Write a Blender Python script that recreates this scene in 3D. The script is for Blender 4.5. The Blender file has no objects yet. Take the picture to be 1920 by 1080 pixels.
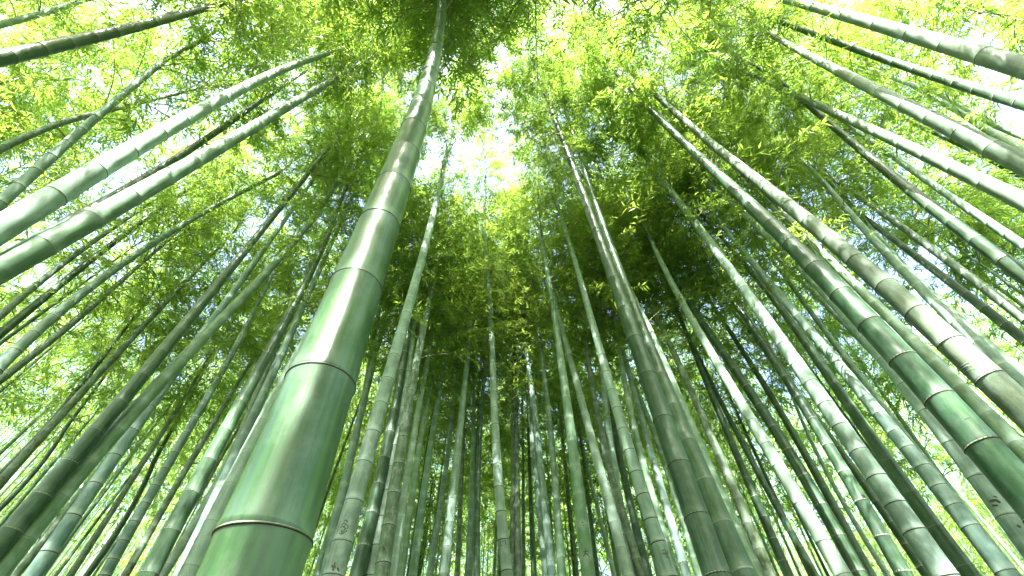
import bpy, math, random
import numpy as np
from mathutils import Vector, Matrix

random.seed(7)
RNG = np.random.default_rng(11)
R = math.radians
scene = bpy.context.scene
C = scene.collection

# ------------------------------------------------------------------ camera, sky, sun, exposure
CAM_Z, PITCH, FPX = 1.25, R(53.1), 16 / 36 * 1920
cam = bpy.data.cameras.new('camera')
cam.lens, cam.sensor_width, cam.clip_start, cam.clip_end = 16, 36, .02, 3000
cam_ob = bpy.data.objects.new('camera', cam)
C.objects.link(cam_ob)
cam_ob.location = (0, 0, CAM_Z)
cam_ob.rotation_euler = (R(90) + PITCH, 0, 0)
scene.camera = cam_ob

SUN_EL, SUN_AZ = R(53), R(188)                        # azimuth clockwise from +Y (the way the camera faces)
world = bpy.data.worlds.new('World')
scene.world = world
world.use_nodes = True
wn = world.node_tree
wn.nodes.clear()
sky = wn.nodes.new('ShaderNodeTexSky')
sky.sky_type = 'NISHITA'
sky.sun_disc = False
sky.sun_elevation, sky.sun_rotation = SUN_EL, SUN_AZ
sky.air_density, sky.dust_density, sky.ozone_density = 1.0, 5.0, 1.0
bg = wn.nodes.new('ShaderNodeBackground')
bg.inputs['Strength'].default_value = .15
wo = wn.nodes.new('ShaderNodeOutputWorld')
wn.links.new(sky.outputs[0], bg.inputs[0])
wn.links.new(bg.outputs[0], wo.inputs[0])

sun = bpy.data.lights.new('sun', 'SUN')
sun.energy, sun.angle, sun.color = 5.0, R(.55), (1, .97, .91)
sun_ob = bpy.data.objects.new('sun', sun)
C.objects.link(sun_ob)
sun_dir = Vector((math.sin(SUN_AZ) * math.cos(SUN_EL), math.cos(SUN_AZ) * math.cos(SUN_EL), math.sin(SUN_EL)))
sun_ob.rotation_euler = sun_dir.to_track_quat('Z', 'Y').to_euler()
sun_ob.location = sun_dir * 60

scene.view_settings.view_transform = 'Standard'
scene.view_settings.look = 'None'
scene.view_settings.gamma = 1
scene.view_settings.use_curve_mapping = False
scene.view_settings.exposure = 3.15
cy = scene.cycles
cy.max_bounces, cy.diffuse_bounces, cy.glossy_bounces, cy.transmission_bounces = 16, 13, 3, 13
cy.sample_clamp_indirect = 12
cy.use_denoising = True

# ------------------------------------------------------------------ helpers
def tag(o, label=None, cat=None, group=None, kind=None):
    for k, v in (('label', label), ('category', cat), ('group', group), ('kind', kind)):
        if v: o[k] = v
    return o

def mesh_ob(name, me, parent=None):
    o = bpy.data.objects.new(name, me)
    C.objects.link(o)
    if parent is not None: o.parent = parent
    return o

def quick_mesh(name, verts, quads=None, tris=None, smooth=True):
    """numpy arrays to a mesh"""
    verts = np.asarray(verts, dtype=np.float32).reshape(-1, 3)
    q = np.asarray(quads if quads is not None else [], dtype=np.int32).reshape(-1, 4)
    t = np.asarray(tris if tris is not None else [], dtype=np.int32).reshape(-1, 3)
    me = bpy.data.meshes.new(name)
    me.vertices.add(len(verts)); me.vertices.foreach_set('co', verts.ravel())
    me.loops.add(len(q) * 4 + len(t) * 3)
    me.loops.foreach_set('vertex_index', np.concatenate([q.ravel(), t.ravel()]))
    me.polygons.add(len(q) + len(t))
    starts = np.concatenate([np.arange(len(q)) * 4, len(q) * 4 + np.arange(len(t)) * 3]).astype(np.int32)
    me.polygons.foreach_set('loop_start', starts)
    me.polygons.foreach_set('use_smooth', np.full(len(q) + len(t), smooth))
    me.update(calc_edges=True)
    return me

def nodes_of(name):
    m = bpy.data.materials.new(name)
    m.use_nodes = True
    nt = m.node_tree
    nt.nodes.clear()
    out = nt.nodes.new('ShaderNodeOutputMaterial')
    def N(t, **kw):
        n = nt.nodes.new(t)
        for k, v in kw.items(): setattr(n, k, v)
        return n
    def put(sock, v):
        if hasattr(v, 'is_linked') or isinstance(v, bpy.types.NodeSocket): nt.links.new(v, sock)
        else: sock.default_value = v
    def math_(op, a, b=0., clamp=False):
        n = N('ShaderNodeMath', operation=op, use_clamp=clamp); put(n.inputs[0], a); put(n.inputs[1], b); return n.outputs[0]
    def mix(fac, a, b, mode='MIX'):
        n = N('ShaderNodeMix', data_type='RGBA', blend_type=mode); put(n.inputs[0], fac); put(n.inputs[6], a); put(n.inputs[7], b); return n.outputs[2]
    def ramp(v, stops):
        n = N('ShaderNodeValToRGB'); put(n.inputs[0], v)
        e = n.color_ramp.elements
        while len(e) < len(stops): e.new(.5)
        for i, (p, c) in enumerate(stops):
            e[i].position = p; e[i].color = (*c, 1) if isinstance(c, tuple) else (c, c, c, 1)
        return n.outputs[0]
    def noise(vec, scale, detail=3, rough=.5, dims='3D'):
        n = N('ShaderNodeTexNoise', noise_dimensions=dims); put(n.inputs['Vector'], vec)
        n.inputs['Scale'].default_value = scale; n.inputs['Detail'].default_value = detail; n.inputs['Roughness'].default_value = rough
        return n.outputs[0]
    def vscale(vec, s):
        n = N('ShaderNodeVectorMath', operation='MULTIPLY'); put(n.inputs[0], vec); n.inputs[1].default_value = s; return n.outputs[0]
    def vadd(a, b):
        n = N('ShaderNodeVectorMath', operation='ADD'); put(n.inputs[0], a); put(n.inputs[1], b); return n.outputs[0]
    return m, nt, out, N, put, math_, mix, ramp, noise, vscale, vadd

# ------------------------------------------------------------------ materials
def culm_material(name, wax, mottle, rough, specks=0., coat=0., weather=0.):
    """Bamboo skin: tint from the object's own colour; fine lengthwise fibres, wax bloom under the nodes, lichen mottling."""
    m, nt, out, N, put, math_, mix, ramp, noise, vscale, vadd = nodes_of(name)
    oi = N('ShaderNodeObjectInfo')
    at = N('ShaderNodeAttribute', attribute_name='skin')
    ph = N('ShaderNodeAttribute', attribute_name='phase').outputs['Fac']
    ix = N('ShaderNodeAttribute', attribute_name='joint').outputs['Fac']
    off = math_('MULTIPLY', oi.outputs['Random'], 37.0)
    cmb = N('ShaderNodeCombineXYZ'); put(cmb.inputs[0], off); put(cmb.inputs[1], off); put(cmb.inputs[2], off)
    co = vadd(at.outputs['Vector'], cmb.outputs[0])
    fine = noise(vscale(co, (260, 260, 2.2)), 1.0, 3, .6)
    broad = noise(vscale(co, (28, 28, .9)), 1.0, 2, .5)
    cloud = noise(vscale(co, (9, 9, 5)), 1.0, 5, .62)
    patch = noise(vscale(co, (22, 22, 14)), 1.0, 6, .7)
    fibre = noise(vscale(co, (95, 95, 1.0)), 1.0, 4, .65)
    wj = N('ShaderNodeTexWhiteNoise', noise_dimensions='2D')
    cj = N('ShaderNodeCombineXYZ'); put(cj.inputs[0], ix); put(cj.inputs[1], off); put(wj.inputs['Vector'], cj.outputs[0])
    base = oi.outputs['Color']
    val = math_('ADD', math_('MULTIPLY', fine, .55), math_('MULTIPLY', broad, 1.5))
    val = math_('ADD', val, math_('MULTIPLY', fibre, .9))
    val = math_('ADD', val, math_('MULTIPLY', wj.outputs['Value'], .16))
    val = math_('MAXIMUM', math_('ADD', val, -.55), .25)
    hv = N('ShaderNodeHueSaturation'); put(hv.inputs['Color'], base); put(hv.inputs['Value'], val)
    put(hv.inputs['Hue'], math_('ADD', .492, math_('MULTIPLY', cloud, .03)))
    c = hv.outputs[0]
    # yellowing in long streaks
    c = mix(math_('MULTIPLY', ramp(broad, [(.52, 0.), (.72, 1.)]), .18 + .35 * weather), c, (.16, .20, .06, 1))
    # wax bloom: strongest just under a node, thin just above it
    blo = ramp(ph, [(0., 1.), (.06, .75), (.20, .12), (.32, .0), (.70, .0), (.90, .22), (1., .6)])
    blo = math_('MULTIPLY', blo, math_('ADD', .25, math_('MULTIPLY', cloud, .75)))
    blo = math_('ADD', math_('MULTIPLY', blo, wax), math_('MULTIPLY', ramp(cloud, [(.46, 0.), (.60, 1.)]), wax * .48), True)
    sz = N('ShaderNodeSeparateXYZ'); put(sz.inputs[0], at.outputs['Vector'])
    high = N('ShaderNodeMapRange'); put(high.inputs[0], sz.outputs[2])
    for i_, v_ in ((1, 1.8), (2, 5.5), (3, .0), (4, .42)): high.inputs[i_].default_value = v_
    blo = math_('ADD', blo, math_('MULTIPLY', high.outputs[0], wax), True)
    c = mix(blo, c, (.33, .46, .39, 1))
    # lichen and grime
    c = mix(math_('MULTIPLY', ramp(patch, [(.52, 0.), (.60, 1.)]), mottle), c, (.24, .28, .22, 1))
    c = mix(math_('MULTIPLY', ramp(patch, [(.30, 1.), (.42, 0.)]), mottle * .8), c, (.018, .026, .014, 1))
    if specks:
        v = N('ShaderNodeTexVoronoi'); put(v.inputs['Vector'], vscale(co, (85, 85, 60))); v.inputs['Scale'].default_value = 1.
        dots = math_('MULTIPLY', math_('LESS_THAN', v.outputs['Distance'], .20), ramp(cloud, [(.45, 0.), (.6, 1.)]))
        c = mix(math_('MULTIPLY', dots, specks), c, (.04, .04, .03, 1))
    b = N('ShaderNodeBsdfPrincipled')
    put(b.inputs['Base Color'], c)
    put(b.inputs['Roughness'], math_('ADD', math_('MULTIPLY', blo, .3), math_('ADD', rough - .06, math_('MULTIPLY', broad, .14)), True))
    b.inputs['Specular IOR Level'].default_value = .34
    b.inputs['Coat Weight'].default_value = coat
    b.inputs['Coat Roughness'].default_value = .22
    bp = N('ShaderNodeBump'); bp.inputs['Strength'].default_value = .35; bp.inputs['Distance'].default_value = .0012
    put(bp.inputs['Height'], math_('ADD', fine, math_('MULTIPLY', patch, .5)))
    put(b.inputs['Normal'], bp.outputs[0])
    put(out.inputs[0], b.outputs[0])
    return m

M_CULM = {
    'G': culm_material('skin_glossy', .20, .10, .33, coat=.15),
    'D': culm_material('skin_deep', .14, .10, .36, coat=.05),
    'L': culm_material('skin_light', .60, .12, .42),
    'B': culm_material('skin_blue', .75, .12, .48),
    'P': culm_material('skin_pale', .95, .10, .55, specks=.5),
    'O': culm_material('skin_old', .45, .30, .58, specks=.9, weather=1.),
    'M': culm_material('skin_mossy', .40, .75, .62, weather=.6),
}
TINT = {'G': (0.036, 0.094, 0.024), 'D': (0.021, 0.066, 0.023), 'L': (0.0754, 0.169, 0.065), 'B': (0.078, 0.165, 0.138), 'P': (0.155, 0.240, 0.182), 'O': (0.090, 0.140, 0.092), 'M': (0.0585, 0.104, 0.0468)}

def simple(name, col, rough=.6, var=.25):
    m, nt, out, N, put, math_, mix, ramp, noise, vscale, vadd = nodes_of(name)
    g = N('ShaderNodeTexCoord').outputs['Object']
    n = ramp(noise(g, 7., 5, .7), [(.3, 0.), (.7, 1.)])
    c = mix(n, tuple(x * (1 - var) for x in col) + (1,), tuple(min(1, x * (1 + var)) for x in col) + (1,))
    b = N('ShaderNodeBsdfPrincipled'); put(b.inputs['Base Color'], c); b.inputs['Roughness'].default_value = rough
    put(out.inputs[0], b.outputs[0])
    return m
M_RING = {'dark': simple('node_scar', (.042, .030, .018), .8, .85), 'pale': simple('node_scar_pale', (.24, .27, .19), .6)}
M_RIDGE = simple('node_ridge', (.30, .35, .29), .55)
M_TWIG = simple('twig_bark', (.13, .16, .06), .6)
M_INK = simple('carved_mark', (.055, .06, .045), .8, .6)
M_LICHEN = simple('scar_tissue', (.20, .22, .16), .8, .6)

def leaf_material():
    m, nt, out, N, put, math_, mix, ramp, noise, vscale, vadd = nodes_of('bamboo_leaf')
    oi = N('ShaderNodeObjectInfo')
    at = N('ShaderNodeAttribute', attribute_name='tint').outputs['Fac']
    v = math_('ADD', math_('MULTIPLY', at, .75), math_('MULTIPLY', oi.outputs['Random'], .25))
    top = ramp(v, [(0., (.045, .115, .026)), (.55, (.085, .170, .036)), (1., (.15, .215, .05))])
    thru = ramp(v, [(0., (.22, .45, .055)), (.5, (.41, .61, .08)), (1., (.57, .70, .11))])
    d = N('ShaderNodeBsdfPrincipled'); put(d.inputs['Base Color'], top); d.inputs['Roughness'].default_value = .42
    d.inputs['Specular IOR Level'].default_value = .5
    t = N('ShaderNodeBsdfTranslucent'); put(t.inputs[0], thru)
    ms = N('ShaderNodeMixShader'); ms.inputs[0].default_value = .56
    put(ms.inputs[1], d.outputs[0]); put(ms.inputs[2], t.outputs[0])
    put(out.inputs[0], ms.outputs[0])
    return m
M_LEAF = leaf_material()

def ground_material():
    m, nt, out, N, put, math_, mix, ramp, noise, vscale, vadd = nodes_of('leaf_litter')
    g = N('ShaderNodeTexCoord').outputs['Object']
    a = noise(g, 1.2, 6, .6); f = noise(vscale(g, (30, 30, 30)), 1., 4, .7)
    c = mix(f, (.03, .028, .016, 1), (.10, .09, .045, 1))
    c = mix(ramp(a, [(.40, 0.), (.56, 1.)]), c, (.03, .065, .016, 1))
    b = N('ShaderNodeBsdfPrincipled'); put(b.inputs['Base Color'], c); b.inputs['Roughness'].default_value = .9
    bp = N('ShaderNodeBump'); bp.inputs['Strength'].default_value = .8; bp.inputs['Distance'].default_value = .02; put(bp.inputs['Height'], f)
    put(b.inputs['Normal'], bp.outputs[0]); put(out.inputs[0], b.outputs[0])
    return m

# ------------------------------------------------------------------ the ground
def ground():
    xs = np.concatenate([[-900, -400, -150, -80], np.linspace(-45, 45, 91), [60, 80, 150, 400, 900]])
    X, Y = np.meshgrid(xs, xs)
    n = len(xs)
    Z = np.minimum(np.maximum(np.hypot(X, Y) - 15., 0) * .58, 20) + .06 * np.sin(X * .7 + .4) * np.cos(Y * .53) + .04 * np.sin(X * 1.9 + Y * 1.3)  # rise carried round behind the viewer too, added to block low sky light
    v = np.stack([X, Y, Z], -1).reshape(-1, 3)
    i = np.arange(n - 1)[:, None] * n + np.arange(n - 1)[None, :]
    me = quick_mesh('ground', v, np.stack([i, i + 1, i + n + 1, i + n], -1).reshape(-1, 4))
    me.materials.append(ground_material())
    tag(mesh_ob('ground', me), kind='structure', label='forest floor of dry leaf litter and soil')
ground()
# Every culm: kind of colour, node ring colour, diameter at the lowest seen point (m), label, then (x, y, width) along it in photograph pixels
# colours: G glossy green, D deep green, B blue green waxy, P pale waxy, O old grey brown, L light green, M mossy
CULMS = [
 ('G','dark',.150,'very thick glossy green bamboo culm, nearest of all, rising just off the middle',
  '497 1010 200 602 722 128 665 545 98 706 425 78 738 355 66 760 291 57 775 243 51 789 200 40 800 167 36 807 138 31 814 112 25 817 93 22 819 78 19 821 61 18 823 49 16 830 0 11'),
 ('D','dark',.11,'dark green bamboo culm slanting across the upper left corner',
  '-60 123 34 0 109 30 52 95 26 110 84 22 167 73 20 217 60 18 258 52 17 300 37 15 360 20 13 430 2 10'),
 ('P','pale',.08,'pale bamboo culm stub poking into leaves at the extreme upper left',
  '-40 55 17 0 46 14 40 36 11 75 26 8'),
 ('B','dark',.10,'blue green culm above the big white one on the left, its upper half sunlit',
  '-60 430 26 5 380 22 50 343 20 78 313 19 100 290 18 135 257 15 200 200 13 270 145 8 320 105 5'),
 ('M','dark',.07,'mossy thin dark culm half buried in leaves at upper left',
  '-50 308 15 0 283 14 60 250 12 180 213 8'),
 ('P','dark',.13,'thick chalky white bamboo culm with black node rings, fully sunlit, on the left side',
  '-60 460 50 12 430 46 100 368 42 180 320 37 242 285 32 298 250 28 342 225 25 385 202 22 419 184 20 454 167 17 495 145 16 530 131 14 580 112 12 630 95 9'),
 ('L','pale',.13,'thick grey green bamboo culm with soft shadow patches, directly below the chalky white one',
  '-60 536 54 0 505 50 82 463 42 170 412 35 245 370 30 307 335 27 362 303 24 410 277 21 452 253 19 517 214 16 580 175 14 630 146 12 670 125 9'),
 ('D','pale',.10,'dark green culm running tight behind the grey green culm with shadow patches',
  '150 405 19 240 350 16 300 318 15 350 285 14 420 235 12 475 200 9'),
 ('D','dark',.10,'slim dark left culm with dappled grey upper end, above the long slender grey green one',
  '-60 673 18 0 630 16 60 580 15 110 535 14 150 505 12 190 470 11 250 428 9 310 385 6'),
 ('B','dark',.12,'long slender grey green culm reaching from the left edge towards the middle leaves',
  '-60 735 25 0 682 22 20 668 21 70 628 18 115 588 16 170 537 14 270 470 13 330 430 11 400 385 9 478 345 7 540 320 5'),
 ('M','dark',.09,'mottled grey culm low on the left edge, beneath the long slender one',
  '-50 750 17 0 712 15 45 680 14 90 642 12 155 588 9 190 560 7'),
 ('M','dark',.085,'faint mossy culm behind leaves on the left, between two slim dark culms',
  '-50 640 16 0 588 14 60 540 12 125 492 10 195 438 7'),
 ('M','pale',.10,'mottled grey culm in the lower left leaves, sun-flecked all along',
  '-40 945 19 0 905 18 50 855 16 110 785 15 165 722 13 215 668 12 260 620 9 300 575 6 335 545 5'),
 ('D','dark',.085,'slim dark culm just left of the sun-flecked mottled grey one',
  '-40 930 15 0 888 14 60 830 12 100 790 11 140 735 8'),
 ('D','dark',.06,'very thin dark culm in the lower left corner leaves',
  '-40 990 10 0 955 9 60 890 8 125 800 6'),
 ('D','pale',.13,'thick deep green culm with pale nodes, outer of two rising from the lower left corner',
  '-40 1060 40 25 992 36 82 930 33 131 870 30 178 812 28 223 757 26 265 707 24 302 662 22 337 619 21 367 580 19 397 547 17 440 493 14 480 450 13 540 372 11 580 320 9 625 270 6'),
 ('L','pale',.13,'pale grey green culm with pinkish nodes beside the thick deep green corner culm',
  '0 1062 38 47 1018 36 100 950 32 150 890 29 197 830 27 242 782 25 284 732 24 320 690 22 357 657 20 387 625 19 414 600 18 440 577 17 465 552 15 490 525 14 530 475 12 590 400 10 635 340 8'),
 ('B','dark',.12,'dappled blue grey culm crossing behind the pale culm with pinkish nodes',
  '62 1080 30 95 1027 28 130 982 27 160 937 25 189 895 23 218 852 21 246 812 20 272 772 19 300 737 17 325 700 15 385 620 12 445 540 11 480 485 10 540 405 8 560 375 6'),
 ('M','pale',.08,'thin mottled culm under the dappled blue grey one at lower left',
  '30 1078 14 80 1020 13 110 975 12 165 915 10 200 860 9 260 790 7'),
 ('M','dark',.08,'thin olive culm, first of two close together left of the slim blue grey culm',
  '130 1080 14 180 1005 12 235 925 11 270 860 10 320 785 8 350 740 6'),
 ('D','dark',.08,'thin dark culm, second of two close together left of the slim blue grey culm',
  '160 1080 13 210 1020 12 250 940 9 290 865 7'),
 ('B','dark',.11,'slim blue grey culm with crisp dark nodes standing clear at the lower left',
  '195 1080 22 212 1050 21 232 1015 20 255 980 19 272 945 18 290 912 17 310 880 16 327 850 15 347 812 14 367 785 13 392 740 11 420 690 9 445 645 7 460 615 6'),
 ('M','pale',.09,'mottled sun-flecked culm just left of the broad leaf green one',
  '235 1078 16 280 1000 14 320 930 12 350 875 11 380 825 10 425 755 8 460 695 6'),
 ('D','pale',.13,'broad dark leaf green culm left of the brilliant white one, with faint nodes',
  '278 1080 36 300 1040 34 322 995 32 345 950 30 367 905 28 392 862 26 415 822 25 440 782 23 457 745 21 475 710 20 525 625 17 565 550 14 595 480 11 630 400 8'),
 ('P','pale',.09,'blotchy pale culm between the leaf green culm and the blue one',
  '305 1078 19 335 1030 18 365 980 17 410 900 15 445 830 13 480 740 12'),
 ('B','pale',.11,'smooth blue culm tight against the upper side of the brilliant white one',
  '340 1075 26 375 1000 25 415 910 23 450 840 20 485 760 15 510 705 14 540 640 12 580 545 10 610 480 8 645 405 6'),
 ('P','pale',.13,'brilliant white sunlit culm emerging from behind the very thick glossy one, on its left',
  '350 1080 36 372 1045 35 408 967 32 445 895 30 475 830 28 505 765 25 540 700 22 575 640 20'),
 ('P','dark',.13,'white lit culm with dark nodes and two low scars, right of the very thick one',
  '625 1080 40 642 1017 38 665 942 34 682 872 31 700 815 30 713 762 28 725 715 26 737 670 24 749 632 22 765 590 20 780 535 18 792 475 14 805 425 13 825 350 10 836 295 7'),
 ('L','pale',.10,'thin mint culm along the right edge of the very thick glossy one',
  '595 1075 18 625 990 16 650 880 15 675 790 12 695 665 9'),
 ('B','pale',.11,'thin bluish culm between the scarred white lit culm and the mint one',
  '612 1070 20 635 965 19 660 850 17 680 755 14 710 645 9'),
 ('D','pale',.13,'deep green culm right behind the scarred white lit culm',
  '668 1080 28 685 1020 27 700 950 25 715 880 22 735 790 19 752 705 15 765 620 10'),
 ('P','dark',.11,'pale grey culm with thin dark nodes between a deep green and a mottled dark culm',
  '697 1080 24 715 980 22 730 890 19 750 790 17 765 700 14 775 610 9'),
 ('M','dark',.13,'mottled dark grey green culm bearing a small eye shaped scar',
  '715 1080 30 728 990 28 740 920 25 755 840 22 766 755 19 780 680 15 795 615 9'),
 ('P','pale',.09,'pale grey streaked culm just right of the mottled dark one with the eye scar',
  '735 1075 18 750 990 16 765 895 14 777 800 13 800 685 9'),
 ('L','pale',.09,'slim green culm, second to the right of the eye scarred one',
  '752 1065 17 765 990 15 780 890 13 792 790 10 805 740 7'),
 ('L','pale',.10,'light green curving culm just left of the chalk pale one near the centre',
  '775 1075 18 785 990 16 795 915 14 808 840 13 820 755 10 828 715 7'),
 ('B','dark',.08,'thin grey culm between a light green one and the chalk pale one',
  '806 1075 13 820 990 12 832 900 10 845 815 8 852 740 6'),
 ('P','pale',.12,'chalk pale culm tilting right, brightest left of the centre culm',
  '833 1080 22 840 1000 20 852 900 17 865 790 14 875 680 10 885 585 7'),
 ('M','pale',.07,'thin mottled culm just right of the chalk pale one',
  '857 1070 10 863 960 9 868 840 7'),
 ('B','dark',.08,'left one of two dark teal culms standing close, left of the centre culm',
  '877 1075 13 882 965 11 887 840 9 888 705 6'),
 ('D','pale',.08,'right one of two dark teal culms standing close, left of the centre culm',
  '893 1080 14 896 970 13 898 840 10 908 705 6'),
 ('P','dark',.12,'pale smooth culm with thin dark nodes standing alone at the centre, bowed at its foot',
  '953 1080 21 950 1037 21 942 1005 21 936 967 20 934 925 20 932 880 19 931 840 18 929 760 16 925 695 15 922 630 13 917 565 11 914 520 10 910 460 7 907 420 5'),
 ('M','pale',.08,'blotchy green culm just right of the pale centre culm',
  '960 1075 11 962 940 11 963 790 9 963 660 6'),
 ('M','pale',.09,'second blotchy green culm right of the pale centre culm',
  '972 1075 13 970 900 11 967 760 8'),
 ('D','dark',.07,'thin dark culm between the blotchy green pair and the twin pale blue culms',
  '999 1075 9 997 970 8 992 860 6'),
 ('B','pale',.11,'right one of the twin pale blue culms right of centre',
  '1035 1080 17 1028 1010 16 1020 930 15 1012 860 14 1002 770 12 993 700 10 980 610 7 975 580 6'),
 ('B','pale',.08,'left one of the twin pale blue culms right of centre',
  '1022 1075 12 1012 960 11 1000 850 9 985 700 7 976 620 5'),
 ('L','pale',.10,'slim mint green culm between the twin pale blue culms and the inked one',
  '1053 1075 16 1047 970 15 1038 870 14 1030 790 12 1020 700 10 1012 640 8 1007 600 6'),
 ('L','pale',.13,'green culm carved with small black characters near its foot, right of centre',
  '1103 1080 27 1100 1035 26 1093 990 25 1085 930 23 1078 870 21 1070 815 19 1064 770 18 1058 715 16 1053 670 15 1045 620 13 1035 570 11 1030 540 10 1022 480 8 1015 440 6'),
 ('P','pale',.12,'smooth pale green culm leaning left between the carved one and the white lit one',
  '1178 1080 22 1165 1020 21 1150 970 20 1135 925 19 1122 880 18 1110 830 17 1095 770 15 1078 700 13 1058 625 11 1042 570 9 1030 530 7'),
 ('P','dark',.13,'white lit culm with a dark scrawl low down, left of the thick green pair',
  '1255 1080 30 1250 1060 30 1236 1017 28 1220 975 27 1205 932 25 1192 890 24 1180 850 22 1170 810 21 1160 770 20 1149 735 19 1136 700 17 1127 667 16 1117 632 15 1110 595 14 1100 565 13 1092 540 12 1077 490 10 1060 430 8 1045 385 6 1036 355 5'),
 ('B','dark',.11,'grey blue culm with dark nodes just behind the scrawled white lit one',
  '1185 1080 18 1170 1000 18 1160 940 17 1150 880 16 1142 820 15 1137 770 13 1133 715 12 1128 660 10 1122 600 8'),
 ('D','dark',.11,'almost black green culm touching the left side of the scrawled white lit one',
  '1215 1078 18 1195 1000 17 1170 890 14 1150 800 12 1140 740 10'),
 ('M','pale',.11,'dull mid green culm behind the grey blue one right of centre',
  '1200 1078 20 1180 1000 18 1160 930 17 1140 870 15 1120 780 13 1105 690 10 1100 640 8'),
 ('D','dark',.15,'thick dark green culm, darker front one of the thick green pair right of centre',
  '1346 1080 52 1341 1068 51 1303 972 45 1273 875 42 1245 790 38 1217 707 35 1193 637 32 1170 580 29 1152 522 26 1133 475 24 1118 430 22 1102 389 20 1088 352 18 1075 315 16 1064 285 15 1052 255 13 1042 228 12 1035 205 11 1020 170 9 1005 135 7'),
 ('G','pale',.15,'thick light green culm with white patches tucked behind the thick dark green one',
  '1385 1080 50 1357 985 43 1320 905 38 1290 828 34 1265 760 31 1243 700 28 1218 645 24 1200 605 21 1180 570 18 1110 370 8 1095 320 6 1086 280 5'),
 ('L','pale',.12,'pale noded green culm following close on the right of the thick pair',
  '1420 1080 27 1415 1065 27 1395 1020 26 1375 985 25 1357 945 24 1340 907 23 1327 870 22 1310 835 20 1297 800 19 1280 767 18 1270 735 17 1255 705 16 1245 675 15 1225 640 13 1190 560 9'),
 ('M','pale',.11,'dull green curved culm, the second one right of the thick pair',
  '1440 1075 22 1420 1020 21 1400 975 20 1375 920 18 1355 865 17 1330 810 15 1310 765 14 1285 710 12 1260 655 10 1240 610 7'),
 ('D','dark',.10,'dark culm running long behind the dull green curved one',
  '1480 1080 19 1440 990 17 1420 940 16 1390 880 15 1365 820 14 1340 750 12 1310 675 10 1270 585 7'),
 ('D','dark',.08,'thin almost black culm in the shade left of the clean pale culm on the right',
  '1500 1030 14 1440 915 12 1395 840 11 1360 770 10 1325 700 8'),
 ('P','dark',.13,'clean pale green culm with evenly spaced dark nodes, right half of the picture',
  '1585 1080 31 1565 1050 30 1545 1017 29 1522 980 28 1500 945 27 1477 910 26 1457 875 25 1437 835 24 1410 790 23 1385 748 21 1360 705 19 1340 670 18 1315 625 16 1285 575 14 1255 530 11 1240 495 9 1230 465 7'),
 ('D','pale',.13,'dark green knobbly culm just right of the clean pale green one',
  '1612 1080 28 1595 1045 27 1577 1015 26 1560 985 25 1542 950 24 1522 917 23 1505 887 22 1485 855 21 1465 827 20 1450 800 19 1415 750 18 1385 705 17 1365 675 16 1340 635 15 1310 595 13 1285 555 11 1265 525 8'),
 ('P','dark',.15,'long creamy white culm with brown nodes and tiny specks, right of centre',
  '1772 1080 43 1752 1050 42 1717 997 40 1680 947 38 1645 897 37 1612 850 35 1577 802 33 1547 762 32 1520 722 31 1495 685 29 1470 647 28 1447 612 26 1420 577 24 1395 540 22 1385 525 21 1360 495 19 1332 455 17 1310 430 16 1285 395 14 1260 360 11 1235 330 8'),
 ('P','dark',.13,'pale blue grey culm with a sooty blotch, tight under the thickest dark green one',
  '1950 1060 37 1915 1012 35 1882 960 33 1847 912 31 1812 867 29 1777 822 27 1745 777 25 1710 737 24 1675 700 22 1645 662 21 1615 627 20 1560 562 18 1500 500 16 1435 440 14 1400 405 12 1360 372 10 1310 330 6'),
 ('B','dark',.13,'cool blue green culm with many dark nodes running parallel right of the creamy white one',
  '1880 1075 35 1852 1035 34 1820 990 32 1790 950 31 1765 912 29 1735 875 28 1705 840 27 1677 812 26 1650 777 24 1625 745 23 1595 712 22 1567 682 21 1542 652 19 1517 622 18 1495 595 17 1475 567 16 1450 540 14 1410 485 11 1370 440 9 1335 400 7'),
 ('D','dark',.17,'thickest dark green culm on the right, smooth with sparse brown nodes',
  '1950 965 70 1910 922 66 1845 835 60 1770 750 53 1702 677 48 1640 612 42 1582 555 37 1530 505 33 1485 457 30 1437 425 27 1402 382 25 1370 350 22 1342 322 20 1315 295 18 1287 270 16 1265 248 15 1245 228 13 1225 215 11 1205 195 9 1190 175 7'),
 ('P','pale',.11,'bright pale strip of a culm peeping out above the thickest dark green one',
  '1950 905 28 1920 880 27 1760 715 20 1700 650 18 1640 590 16 1590 540 15 1540 490 13 1490 432 11 1445 385 9'),
 ('L','pale',.11,'light green culm with bright white nodes between the two thickest culms on the right',
  '1950 880 32 1920 850 30 1902 830 29 1865 792 27 1825 752 25 1790 715 23 1755 682 21 1725 650 19 1695 622 18 1667 597 17 1640 570 16 1612 542 14 1550 480 10 1495 425 8'),
 ('O','dark',.16,'thick grey green culm with black nodes and scratch marks running to the right edge',
  '1950 795 56 1920 768 54 1860 710 50 1785 647 45 1720 592 42 1665 540 38 1607 492 34 1557 452 31 1515 415 28 1477 383 25 1435 350 23 1410 328 21 1380 305 19 1352 283 18 1327 262 17 1302 243 15 1282 225 14 1265 210 13 1240 190 12 1215 168 10 1185 138 8 1160 110 5'),
 ('B','pale',.12,'blue green culm, first above the thick scratched grey green one',
  '1950 750 27 1920 725 26 1870 680 24 1825 642 22 1790 607 20 1760 575 18 1720 535 17 1690 500 15 1655 465 14 1625 435 13 1585 390 11 1550 350 8'),
 ('L','pale',.10,'slender pale culm hugging the upper side of that blue green one on the right',
  '1870 660 18 1800 600 16 1734 540 14 1700 505 13 1655 455 11 1610 400 9'),
 ('D','dark',.11,'deep green slim culm on the right between a blue green and an olive one',
  '1950 660 20 1910 627 19 1870 597 18 1830 570 16 1790 535 15 1740 495 13 1705 470 12 1660 440 10 1610 400 6'),
 ('O','dark',.11,'olive brown slim culm with close dark nodes on the right',
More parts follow.
